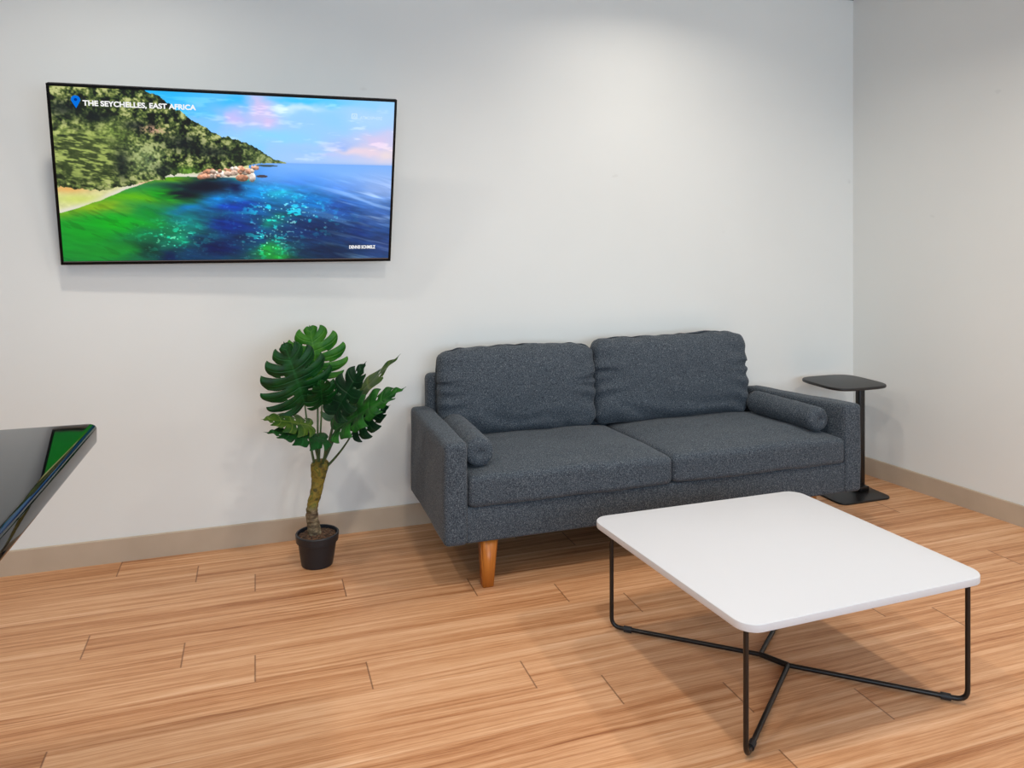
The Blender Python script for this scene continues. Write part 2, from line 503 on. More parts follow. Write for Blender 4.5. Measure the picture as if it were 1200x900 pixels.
def build_sofa():
    t = empty('sofa', (1.70, 3.26, 0))
    tag(t, 'charcoal grey fabric two-seat sofa with two bolsters and honey wooden legs against the wall', 'sofa')
    inv = Vector((-1.70, -3.26, 0))
    def part(name, bm, loc, rot=(0, 0, 0), mat=M_fab, parent=t):
        mt = Matrix.Translation(Vector(loc)+(inv if parent is t else Vector())) @ Matrix.Rotation(rot[2], 4, 'Z') @ Matrix.Rotation(rot[0], 4, 'X') @ Matrix.Rotation(rot[1], 4, 'Y')
        bmesh.ops.transform(bm, matrix=mt, verts=bm.verts)
        return obj(name, bm, mat, parent)
    # base frame
    zb, yf, yb = 0.195, 2.925, 3.60
    def wb_(p):
        x = p.x
        q = p.copy()
        if x > 0.6: q.x -= max(0, (p.y+0.33)/0.67)*0.085*(x-0.6)/0.33
        return q
    part('base_frame', soft_box(1.87, yb-yf, 0.145, 0.012, (30, 14, 8), wb_), (1.727, (yf+yb)/2, zb+0.0725))
    # arms
    def warpL(p):
        q = p.copy()
        return q
    part('armrest', soft_box(0.098, 0.70, 0.408, 0.022, (9, 26, 18), lambda p: p+Vector((fold(p, 3, .003, 9), 0, fold(p, 8, .004, 7)))), (0.752, 3.262, 0.195+0.204))
    def warpR(p):
        q = p+Vector((fold(p, 5, .003, 9), 0, fold(p, 2, .004, 7)))
        s = (p.y+0.345)/0.69                 # 0 front, 1 back
        q.x -= 0.088*s                       # this arm leans in towards the back
        if p.z > 0: q.z -= 0.034*s*(p.z/0.21)
        return q
    part('armrest', soft_box(0.098, 0.69, 0.420, 0.022, (9, 26, 18), warpR), (2.699, 3.257, 0.195+0.210))
    # backrest frame
    part('backrest', soft_box(1.76, 0.095, 0.50, 0.028, (30, 8, 18)), (0.775+0.88, 3.590, 0.255+0.25), (math.radians(-3), 0, 0))
    # seat cushions
    def seat(x0, x1, seed, skew0, skew1):
        w = x1-x0; d = 0.61; hh = 0.122
        def wp(p):
            q = p.copy()
            u = p.x/(w/2); v = p.y/(d/2)
            if p.z > 0:
                q.z += 0.026*(1-u**4)*(0.25+0.75*min(1, (v+1)/0.6))*max(0, 1-max(0, v)**6)
            q.z += fold(p, seed, 0.006, 5)+fold(p, seed+9, 0.002, 22)
            q.y -= 0.010*(1-u**4)*(1 if v < 0 else 0)
            s = (v+1)/2
            q.x += (skew0 if u < 0 else skew1)*s*abs(u)
            return q
        return part('seat_cushion', soft_box(w, d, hh, 0.024, (38, 30, 12), wp), ((x0+x1)/2, 2.912+d/2, 0.339+hh/2))
    seat(0.803, 1.722, 1.0, 0, -0.045)
    seat(1.724, 2.649, 7.7, -0.045, -0.082)
    # back cushions
    def back(x0, x1, seed, zt, lean):
        w = x1-x0; d = 0.150; hh = zt-0.470
        def wp(p):
            q = p.copy()
            u = p.x/(w/2); v = p.z/(hh/2)
            full = (1-abs(u)**3.0)*(1-abs(v)**3.0)
            q.y += (1 if p.y > 0 else -1)*(-0.022+0.045*full)
            # soft outline
            q.z += 0.004*math.sin(u*4+seed) if v > 0 else 0
            q.z -= (0.016*max(0, abs(u)-0.75)/0.25) if v > 0.3 else 0
            q.x += -0.010*u*(abs(v)**4)
            # gathered wrinkles near the side seams, fading towards the middle
            edge = max(0, (abs(u)-0.62)/0.38)
            ripple = math.sin((p.z*78 + noise.noise(Vector((p.x*5, p.z*9, seed)))*4.0 + abs(u)*6*(1 if v < 0.1 else -1)))
            amp = 0.0105*edge*(1-edge*0.2)*max(0, 1-max(0, v-0.25)*1.3)
            if p.y < 0: q.y -= ripple*amp
            q.x += ripple*0.0015*edge*(1 if u > 0 else -1)
            # creases at the foot
            low = max(0, (-v-0.35)/0.65)
            if p.y < 0: q.y -= 0.008*low*math.sin(p.x*16+p.z*60+seed*3+noise.noise(Vector((p.x*4, p.z*6, seed)))*5)
            q.y += fold(p, seed+4, 0.012, 4)+fold(p, seed+14, 0.005, 11)
            top = max(0, (v-0.7)/0.3)
            q.z += fold(p, seed+3, 0.010*top, 16)
            return q
        return part('back_cushion', soft_box(w, d, hh, 0.040, (56, 12, 40), wp), ((x0+x1)/2, 3.500, 0.470+hh/2), (math.radians(-lean), 0, 0))
    back(0.806, 1.606, 2.0, 0.884, 5)
    back(1.602, 2.500, 5.5, 0.898, 5)
    # bolsters
    def bolster(x, y, L, r, rz):
        bm = bmesh.new()
        prof = [(0.000, 0.006), (0.010, 0.007), (0.014, 0.001), (r*0.6, -0.002+0.004), (r*0.86, 0.006), (r*0.97, 0.016), (r, 0.032)]
        n = 22
        prof += [(r*(1+0.012*math.sin(i*1.7)), 0.032+(L-0.064)*i/n) for i in range(1, n)]
        prof += [(rr, L-z) for rr, z in prof[:7][::-1]]
        prof[0] = (0.001, 0.006); prof[-1] = (0.001, L-0.006)
        lathe(bm, prof, 40)
        for v in bm.verts:
            a = math.atan2(v.co.y, v.co.x); rr = math.hypot(v.co.x, v.co.y)
            e = max(0, 1-min(v.co.z, L-v.co.z)/0.04)
            k = 1+0.035*e*math.sin(a*14)*(1 if rr > r*0.3 else 0)+0.03*noise.noise(v.co*18)
            v.co.x *= k; v.co.y *= k*0.97
        bmesh.ops.transform(bm, matrix=Matrix.Rotation(-PI/2, 4, 'X'), verts=bm.verts)
        return part('bolster', bm, (x, y, 0.472+r*0.97+0.004), (0, 0, rz))
    bolster(0.872, 2.985, 0.45, 0.062, 0)
    bolster(2.566, 2.985, 0.45, 0.060, math.radians(7))
    sheet_ = bmesh.new(); add_box(sheet_, -0.86, 0.82, -0.30, 0.30, -0.003, 0.002)  # unseen dark sheet added to cut bounced light under the sofa
    part('bounce_cut_sheet', sheet_, (1.70, 3.262, 0.194), (0, 0, 0), M_under)
    # legs: tapered wooden blocks
    def leg(x, y, sx, sy):
        bm = bmesh.new()
        ht = zb+0.001
        a, b = 0.034, 0.022
        top = [(-a, -a), (a, -a), (a, a), (-a, a)]; bot = [(-b, -b), (b, -b), (b, b), (-b, b)]
        r = [[bm.verts.new((px+sx*0.012, py+sy*0.010, 0)) for px, py in bot], [bm.verts.new((px, py, ht)) for px, py in top]]
        for i in range(4): bm.faces.new((r[0][i], r[0][(i+1) % 4], r[1][(i+1) % 4], r[1][i]))
        bm.faces.new(r[0][::-1]); bm.faces.new(r[1])
        bmesh.ops.bevel(bm, geom=list(bm.edges), offset=0.003, segments=2, affect='EDGES')
        o = part('leg', bm, (x, y, 0), (0, 0, 0), M_leg); o['label'] = 'tapered honey-coloured wooden leg'
    leg(0.897, 2.972, -0.3, -0.3); leg(2.47, 2.972, 0.3, -0.3); leg(0.90, 3.53, -0.3, 0.3); leg(2.5, 3.53, 0.3, 0.3)
build_sofa()

# ------------------------------------------------------------------ coffee table
def build_coffee():
    cx, cy = 1.640, 2.125
    t = empty('coffee_table', (cx, cy, 0))
    tag(t, 'low square white coffee table with rounded corners on black wire legs', 'table')
    zt = 0.400
    cor = [(1.154-cx, 2.535-cy), (1.225-cx, 1.702-cy), (2.108-cx, 1.724-cy), (2.055-cx, 2.538-cy)]
    ol = round_poly(cor, 0.058, 10)
    bm = slab(ol, zt-0.022, zt, 0.0018, 3)
    top = obj('tabletop', bm, M_white, t, True, 40)
    top.data.materials.append(M_edge)
    for p in top.data.polygons:
        if abs(p.normal.z) < 0.6: p.material_index = 1
    r = 0.0075
    zr = 0.012
    legs = [(1.222-cx, 2.497-cy), (1.266-cx, 1.762-cy), (2.058-cx, 1.757-cy), (2.000-cx, 2.480-cy)]
    m1 = (1.617-cx, 2.172-cy); m2 = (1.664-cx, 2.088-cy)
    hubs = [m1, m2, m2, m1]
    for (lx, ly), (hx, hy) in zip(legs, hubs):
        bm = bmesh.new()
        pts = fillet([(lx, ly, zt-0.022), (lx, ly, zr), (hx, hy, zr)], 0.035, 8)
        tube(bm, pts, r, 12)
        d = (Vector((hx, hy))-Vector((lx, ly))).normalized()
        # small mounting plate under the top
        lg = obj('leg', bm, M_blackmetal, t, True, 50)
        g = bmesh.new()
        p0 = Vector((lx, ly, zr))+Vector((d.x, d.y, 0))*0.045; p1 = p0+Vector((d.x, d.y, 0))*0.028
        tube(g, [p0, p1], 0.0105, 14)
        obj('foot_glide', g, M_blackrub, lg, True, 50)
        pb = bmesh.new(); add_box(pb, lx-0.02, lx+0.02, ly-0.02, ly+0.02, zt-0.0255, zt-0.022, 0.001, 1)
        obj('mounting_plate', pb, M_blackmetal, lg, False)
    bm = bmesh.new()
    tube(bm, [(m1[0], m1[1], zr), (m2[0], m2[1], zr)], 0.009, 12)
    obj('hub_bar', bm, M_blackmetal, t, True, 50)
build_coffee()

# ------------------------------------------------------------------ side table
def super_sq(hx, hy, p, n=64):
    out = []
    for i in range(n):
        a = 2*PI*i/n; c, s = math.cos(a), math.sin(a)
        out.append((hx*math.copysign(abs(c)**(2/p), c), hy*math.copysign(abs(s)**(2/p), s)))
    return out
def build_side():
    t = empty('side_table', (3.12, 3.42, 0))
    tag(t, 'small black C-shaped side table with squarish top standing right of the sofa arm', 'side table')
    bm = slab(super_sq(0.186, 0.178, 4.0), 0.578, 0.594, 0.005, 4)
    bmesh.ops.translate(bm, verts=bm.verts, vec=(0.01, 0.04, 0))
    obj('tabletop', bm, M_sidetop, t, True, 40)
    bm = slab(round_poly([(-0.215, 0.09), (-0.215, -0.20), (0.125, -0.20), (0.125, 0.09)], 0.045), 0.0, 0.010, 0.004, 4)
    obj('base', bm, M_blackmetal, t, True, 40)
    bm = bmesh.new(); add_box(bm, 0.038, 0.078, -0.052, -0.016, 0.010, 0.578, 0.007, 3)
    pole = obj('pole', bm, M_blackmetal, t, True, 40)
    bm = bmesh.new(); add_box(bm, 0.012, 0.078, -0.080, -0.004, 0.010, 0.036, 0.004, 2)
    obj('collar', bm, M_blackmetal, pole, True, 40)
build_side()

# ------------------------------------------------------------------ plant
def leaf_mesh(L, W, fold_a=0.25, droop=0.25, curl=0.1, N=6, seed=0, slit=0.50, holes=True):
    """split monstera blade in its own frame: base at the origin, tip along +Y, face up +Z"""
    rnd = random.Random(seed)
    bm = bmesh.new(); uvl = bm.loops.layers.uv.new('leaf')
    uvs = {}
    def width(t):   # heart-shaped
        return W*(math.sin(PI*min(1, (t+0.10)/1.10)**0.72))**0.75
    for side in (-1, 1):
        for k in range(N):
            cut = slit + rnd.uniform(-0.06, 0.10)
            gap = rnd.uniform(0.05, 0.15) if 0 < k else 0.05
            nt, ns = 8, 14
            grid = []
            for i in range(nt+1):
                tau = i/nt; row = []
                for j in range(ns+1):
                    s = j/ns
                    tt = tau
                    if s > cut:
                        g = ((s-cut)/(1-cut))**0.8*gap
                        tt = 0.5+(tau-0.5)*(1-g)
                    t = ((k+tt)/N)**1.18
                    # vein direction swings from backwards at the base to forwards at the tip
                    ang = -0.80+1.85*t+0.28*s*s
                    wd = width(t)
                    round_ = 1-(0.05*tau**6+0.24*(1-tau)**1.7)*min(1, max(0, s-0.25)/0.6)
                    ss = s*wd*round_
                    mid = Vector((0, L*(t*0.93+0.0), 0))
                    if k == N-1: mid.y += 0.07*L*tau**2*(1-s)
                    dx = math.cos(ang)*ss; dy = math.sin(ang)*ss*(0.8 if t > 0.5 else 0.75)
                    x, y = side*dx, mid.y+dy
                    z = abs(x)*math.tan(fold_a) - droop*(y/L)**2*L*0.5 - curl*(x*x)/max(W, 1e-4)*1.6
                    z += 0.02*L*math.sin((t*N)*2*PI)*s + 0.01*L*noise.noise(Vector((x*20, y*20, seed)))
                    v = bm.verts.new((x, y, z)); uvs[v] = (side*s, k+tt+0.0)
                    row.append(v)
                grid.append(row)
            for i in range(nt):
                for j in range(ns):
                    # an oval hole beside the midrib
                    if holes and k in (1, 2, 3, 4) and side*(k % 2*2-1) > 0 or (holes and k == 2):
                        if i in (0, ) and 3 <= j <= 5: continue
                    try:
                        f = bm.faces.new((grid[i][j], grid[i+1][j], grid[i+1][j+1], grid[i][j+1]))
                        for lp in f.loops: lp[uvl].uv = uvs[lp.vert]
                    except ValueError: pass
    bmesh.ops.remove_doubles(bm, verts=bm.verts, dist=L*0.004)
    bmesh.ops.recalc_face_normals(bm, faces=bm.faces)
    # real thickness
    return bm

def place_frame(base, tip, nrm):
    b, tp = Vector(base), Vector(tip)
    y = (tp-b).normalized(); z = Vector(nrm); z = (z-y*z.dot(y)).normalized(); x = y.cross(z)
    m = Matrix.Identity(4)
    for i in range(3):
        m[i][0], m[i][1], m[i][2], m[i][3] = x[i], y[i], z[i], b[i]
    return m, (tp-b).length

def build_plant():
    px, py = 0.255, 3.395
    t = empty('potted_monstera', (px, py, 0))
    tag(t, 'artificial split-leaf monstera plant in a small black pot by the wall', 'plant')
    off = Vector((-px, -py, 0))
    bm = bmesh.new()
    lathe(bm, [(0.060, 0), (0.066, 0.002), (0.071, 0.03), (0.081, 0.100), (0.083, 0.102), (0.089, 0.104), (0.092, 0.134), (0.090, 0.137), (0.084, 0.137), (0.082, 0.122), (0.02, 0.121)], 48)
    obj('pot', bm, M_pot, t, True, 35)
    bm = bmesh.new()
    lathe(bm, [(0.081, 0.118), (0.081, 0.124), (0.06, 0.128), (0.03, 0.134), (0.004, 0.138)], 40)
    bmesh.ops.subdivide_edges(bm, edges=bm.edges, cuts=2, use_grid_fill=True)
    for v in bm.verts: v.co.z += 0.006*noise.noise(v.co*70)
    obj('soil', bm, M_soil, t)
    # trunk: leaning, ringed below and sheathed above
    ctrl = [(-0.010, 0.118, .030), (-0.014, 0.16, .0275), (-0.022, 0.20, .0255), (-0.022, 0.24, .025), (-0.014, 0.28, .0245), (-0.004, 0.32, .0255), (0.003, 0.36, .029), (0.009, 0.40, .036), (0.012, 0.430, .039), (0.012, 0.450, .024)]
    pts, rads = [], []
    for i in range(len(ctrl)-1):
        for j in range(6):
            s = j/6; a, b = ctrl[i], ctrl[i+1]
            x, z, r = (a[q]*(1-s)+b[q]*s for q in range(3))
            if z < 0.27: r *= 1+0.05*math.sin(z*300)
            pts.append((x, 0, z)); rads.append(r)
    bm = bmesh.new(); tube(bm, pts, rads, 24)
    for v in bm.verts:
        a = math.atan2(v.co.y, v.co.x)
        k = 0.004*noise.noise(v.co*45)
        if v.co.z > 0.3: k += 0.0035*math.sin(a*4+v.co.z*14)
        v.co.x += math.cos(a)*k; v.co.y += math.sin(a)*k
    obj('trunk', bm, M_trunk, t)
    leaves = [
        # base, tip, normal, width, fold, droop, curl, N, material, seed
        ((0.262, 3.46, 0.800), (0.226, 3.44, 1.030), (0.10, -0.95, 0.20), 0.155, 0.05, 0.05, 0.05, 6, M_leafL, 3, 0.50),
        ((0.200, 3.35, 0.705), (0.116, 3.27, 0.980), (0.00, -0.95, 0.35), 0.165, 0.10, 0.20, 0.15, 7, M_leafD, 5, 0.62),
        ((0.322, 3.33, 0.655), (0.445, 3.30, 0.885), (-0.72, -0.62, 0.25), 0.100, 0.25, 0.10, 0.1, 5, M_leafK, 8),
        ((0.385, 3.48, 0.650), (0.622, 3.42, 0.890), (-0.70, -0.10, 0.60), 0.085, 0.10, 0.02, 0.1, 3, M_leafY, 12, 0.88),
        ((0.325, 3.34, 0.585), (0.590, 3.20, 0.800), (-0.55, -0.35, 0.75), 0.115, 0.22, 0.16, 0.15, 6, M_leafM, 14),
        ((0.330, 3.42, 0.605), (0.460, 3.50, 0.745), (-0.3, -0.85, 0.40), 0.100, 0.1, 0.1, 0.1, 5, M_leafG, 17),
        ((0.225, 3.33, 0.615), (0.028, 3.28, 0.685), (0.12, -0.35, 0.90), 0.085, 0.15, 0.15, 0.2, 5, M_leafY, 21),
        ((0.285, 3.30, 0.560), (0.036, 3.24, 0.640), (0.25, -0.22, 0.92), 0.090, 0.12, 0.10, 0.2, 5, M_leafD, 25),
        ((0.400, 3.33, 0.575), (0.535, 3.26, 0.700), (-0.35, -0.75, 0.5), 0.075, 0.2, 0.3, 0.2, 5, M_leafK, 29),
        ((0.270, 3.34, 0.700), (0.262, 3.22, 0.815), (0.0, -0.8, 0.6), 0.078, 0.2, 0.3, 0.2, 5, M_leafD, 33),
    ]
    crown = Vector((0.264, 3.395, 0.425))
    for base, tip, nrm, W, fa, dr, cu, N, mt, sd, *sl in leaves:
        m, L = place_frame(base, tip, nrm)
        bm = leaf_mesh(L, W*0.98, fa, dr, cu, N, sd, *sl)
        m2 = Matrix.Translation(off) @ m
        bmesh.ops.transform(bm, matrix=m2, verts=bm.verts)
        lf = obj('leaf', bm, mt, t)
        md = lf.modifiers.new('thickness', 'SOLIDIFY'); md.thickness = 0.0012; md.offset = 0
        b = Vector(base)
        st = crown + Vector(((b.x-crown.x)*0.12+random.uniform(-0.012, 0.012), (b.y-crown.y)*0.15, -0.012))
        mid = st.lerp(b, 0.5)+Vector(((b.x-crown.x)*0.10, 0, -0.01+0.02*0))
        n = 12
        path = []
        for i in range(n+1):
            s = i/n; path.append(st*(1-s)**2+mid*2*s*(1-s)+b*s*s+off)
        bm = bmesh.new(); tube(bm, path, [0.0058-0.0028*i/n for i in range(n+1)], 8)
        obj('stalk', bm, M_stem, lf)
build_plant()

# ------------------------------------------------------------------ black bar table in the foreground
def build_bar():
    x1, y1 = -0.306, 1.765
    t = empty('bar_table', (x1, y1, 0), math.radians(-1.0))
    tag(t, 'tall table with a glossy black top cut off by the left edge of the picture', 'table')
    ox, oy = -x1, -y1
    ol = round_poly([(x1+ox-1.0, y1+oy-2.0), (x1+ox, y1+oy-2.0), (x1+ox, y1+oy), (x1+ox-1.0, y1+oy)], 0.022, 8)
    bm = slab(ol, 1.008, 1.050, 0.009, 6)
    obj('tabletop', bm, M_gloss, t, True, 60)
    bm = bmesh.new(); add_box(bm, -0.53, -0.47, -1.03, -0.97, 0.02, 1.008, 0.004); obj('pedestal', bm, M_blackmetal, t, True, 40)
    bm = bmesh.new(); add_box(bm, -0.80, -0.20, -1.30, -0.70, 0, 0.02, 0.006); obj('base', bm, M_blackmetal, t, True, 40)
build_bar()

# ------------------------------------------------------------------ television
def build_tv():
    Wd, Hd = 1.374, 0.755
    t = empty('television', (-0.0865, 3.502, 1.662))
    t.rotation_mode = 'XYZ'
    tag(t, 'wide flat television on the back wall showing a green island coast and blue sea', 'television')
    R = Matrix.Rotation(math.radians(-1.85), 4, 'Z') @ Matrix.Rotation(math.radians(16.75), 4, 'X')
    t.rotation_euler = R.to_euler('XYZ')
    bz = 0.011
    # housing, facing -Y
    bm = bmesh.new(); add_box(bm, -Wd/2, Wd/2, -0.006, 0.022, -Hd/2, Hd/2, 0.003, 2)
    add_box(bm, -Wd*0.38, Wd*0.38, 0.022, 0.05, -Hd*0.38, Hd*0.30, 0.012, 3)
    body = obj('housing', bm, M_tvback, t, True, 40)
    bm = bmesh.new()
    for a in ((-Wd/2, Wd/2, Hd/2-bz, Hd/2), (-Wd/2, Wd/2, -Hd/2, -Hd/2+bz*1.2), (-Wd/2, -Wd/2+bz, -Hd/2+bz*1.2, Hd/2-bz), (Wd/2-bz, Wd/2, -Hd/2+bz*1.2, Hd/2-bz)):
        add_box(bm, a[0], a[1], -0.010, -0.006, a[2], a[3], 0.0008, 1)
    obj('bezel', bm, M_bezel, t, True, 40)
    bm = bmesh.new(); add_box(bm, -Wd/2+bz, Wd/2-bz, -0.0112, -0.0100, -Hd/2+bz*1.15, -Hd/2+bz*1.15+0.003)
    o = obj('lower_trim', bm, plain('trim_silver', srgb(120, 120, 126), 0.3, 0.6), t, False); o['label'] = 'thin silver strip under the picture'
    # bracket reaching back to the wall (tilting mount)
    bm = bmesh.new()
    Rm = R.inverted()
    def loc(p): return Rm @ (Vector(p)-Vector((-0.0865, 3.502, 1.662)))
    bm.free()
    for s in (-0.2, 0.2):
        bm = bmesh.new()
        tube(bm, [loc((-0.0865+s, 3.688, 1.62)), loc((-0.0865+s, 3.56, 1.64))], 0.012, 10)
        obj('wall_bracket', bm, M_blackmetal, t, True, 40)
    # screen, painted as a fine coloured grid
    sw, sh = Wd-2*bz, Hd-2.15*bz-0.003
    zc = (Hd/2-bz - (Hd/2-bz*1.15-0.003))/2
    NX, NY = 560, 306
    me = bpy.data.meshes.new('screen')
    u = np.linspace(0, 1, NX+1); v = np.linspace(0, 1, NY+1)
    U, V = np.meshgrid(u, v)
    zt_ = Hd/2-bz; zb_ = -Hd/2+bz*1.15+0.003
    co = np.stack([(-sw/2+U*sw), np.full_like(U, -0.0072), zt_+(zb_-zt_)*V], -1).reshape(-1, 3)
    idx = np.arange((NX+1)*(NY+1)).reshape(NY+1, NX+1)
    q = np.stack([idx[:-1, :-1], idx[1:, :-1], idx[1:, 1:], idx[:-1, 1:]], -1).reshape(-1, 4)
    me.from_pydata(co.tolist(), [], q.tolist())
    me.update()
    img = paint(U, V)
    ca = me.color_attributes.new('picture', 'FLOAT_COLOR', 'POINT')
    rgba = np.ones(((NX+1)*(NY+1), 4), dtype=np.float32); rgba[:, :3] = img.reshape(-1, 3)
    ca.data.foreach_set('color', rgba.ravel())
    k = NT('tv_picture')
    at = k.n('ShaderNodeAttribute', attribute_name='picture')
    k.set(Base_Color=(0.01, 0.01, 0.01, 1), Roughness=0.35)
    k.l(at.outputs['Color'], k.b.inputs['Emission Color']); k.b.inputs['Emission Strength'].default_value = SCREEN*1.12
    k.b.inputs['Specular IOR Level'].default_value = 0.2
    scr = link('screen', me, k.m, t)
    # caption lettering on the screen
    def txt(body, u0, v0, size, name, col, strength, bold=0.0, width=None):
        cu = bpy.data.curves.new(name, 'FONT'); cu.body = body; cu.size = size; cu.offset = bold; cu.extrude = 0.0002
        tmp = bpy.data.objects.new(name+'_tmp', cu); C.objects.link(tmp)
        bpy.context.view_layer.update()
        dg = bpy.context.evaluated_depsgraph_get()
        m = bpy.data.meshes.new_from_object(tmp.evaluated_get(dg)); bpy.data.objects.remove(tmp)
        xs = [vv.co.x for vv in m.vertices]; sx = (width/(max(xs)-min(xs))) if width else 1
        for vv in m.vertices:
            x, y, z = vv.co; vv.co = (-sw/2+u0*sw+(x-min(xs))*sx, -0.0076-z, zt_-v0*sh+y)
        m.name = name
        m.materials.clear()
        return link(name, m, emis(name+'_glow', col, strength), scr)
    txt('THE SEYCHELLES, EAST AFRICA', 0.084, 0.098, 0.029, 'caption_lettering', (1, 1, 1), SCREEN*0.95, 0.0010, sw*0.310)
    txt('ATMOSPHERE', 0.890, 0.112, 0.019, 'channel_lettering', (0.62, 0.85, 1), SCREEN*0.95, 0.0002, sw*0.072)
    txt('DENNIS SCHMELZ', 0.866, 0.935, 0.021, 'credit_lettering', (1, 1, 1), SCREEN*0.95, 0.0008, sw*0.088)
    # location pin
    bm = bmesh.new()
    cxp, czp, r = -sw/2+0.066*sw, zt_-0.068*sh, 0.0165
    ring = []
    for i in range(25):
        a = math.radians(-35+250*i/24); ring.append((cxp+r*math.cos(a), czp+r*math.sin(a)))
    ring.append((cxp, czp-r*2.1))
    f = [bm.verts.new((x, -0.0080, z)) for x, z in ring]; b = [bm.verts.new((x, -0.0074, z)) for x, z in ring]
    bm.faces.new(f); bm.faces.new(b[::-1])
    for i in range(len(f)): bm.faces.new((f[i], f[(i+1) % len(f)], b[(i+1) % len(f)], b[i]))
    pin = obj('location_pin', bm, emis('pin_glow', srgb(10, 120, 235), SCREEN*0.9), scr, False)
    bm = bmesh.new()
    n = [bm.verts.new((cxp+0.006*math.cos(2*PI*i/16), -0.0083, czp+0.006*math.sin(2*PI*i/16))) for i in range(16)]; bm.faces.new(n)
    obj('pin_dot', bm, emis('pin_dot_glow', srgb(8, 60, 160), SCREEN*0.8), pin, False)
    # channel mark: rounded square with a letter-like peak
    bm = bmesh.new()
    X0, Z0, s = -sw/2+0.872*sw, zt_-0.096*sh, 0.0125
    outer = round_poly([(X0-s, Z0-s), (X0+s, Z0-s), (X0+s, Z0+s), (X0-s, Z0+s)], 0.004, 4)
    inner = round_poly([(X0-s*.62, Z0-s*.62), (X0+s*.62, Z0-s*.62), (X0+s*.62, Z0+s*.62), (X0-s*.62, Z0+s*.62)], 0.002, 4)
    vo = [bm.verts.new((x, -0.0078, z)) for x, z in outer]; vi = [bm.verts.new((x, -0.0078, z)) for x, z in inner]
    for i in range(len(vo)): bm.faces.new((vo[i], vo[(i+1) % len(vo)], vi[(i+1) % len(vi)], vi[i]))
    for tri in ([(-.5, -.5), (-.2, -.5), (0.15, .45), (-.1, .45)], [(.5, -.5), (.2, -.5), (-.1, .45), (.15, .45)]):
        bm.faces.new([bm.verts.new((X0+a*s, -0.0079, Z0+b*s)) for a, b in tri])
    obj('channel_mark', bm, emis('mark_glow', (0.62, 0.85, 1), SCREEN*0.95), scr, False)

SCREEN = 1.0
def vnoise(x, y, seed=0):
    xi = np.floor(x).astype(np.int64); yi = np.floor(y).astype(np.int64)
    xf = x-xi; yf = y-yi; xf = xf*xf*(3-2*xf); yf = yf*yf*(3-2*yf)
    def h(a, b):
        n = (a*374761393+b*668265263+seed*1442695041) & 0x7fffffff
        n = ((n ^ (n >> 13))*1274126177) & 0x7fffffff
        return ((n ^ (n >> 16)) & 0xffff)/65535.0
    return (h(xi, yi)*(1-xf)+h(xi+1, yi)*xf)*(1-yf)+(h(xi, yi+1)*(1-xf)+h(xi+1, yi+1)*xf)*yf
def fbm(x, y, seed=0, o=4):
    r = 0; a = 0.5; tot = 0
    for i in range(o):
        r = r+a*vnoise(x*2**i, y*2**i, seed+i*7); tot += a; a *= 0.55
    return r/tot
def sstep(a, b, x):
    t = np.clip((x-a)/(b-a), 0, 1); return t*t*(3-2*t)
def blobs(U, V, pts, pw=2.6):
    num = 0; den = 0
    for (u, v, su, sv, c) in pts:
        d = ((U-u)/su)**2+((V-v)/sv)**2
        w = 1/(d+0.04)**(pw/2)
        num = num+w[..., None]*np.array(c, float); den = den+w
    return num/den[..., None]
def lin(img):
    s = np.clip(img/255, 0, 1)
    return np.where(s <= 0.04045, s/12.92, ((s+0.055)/1.055)**2.4)
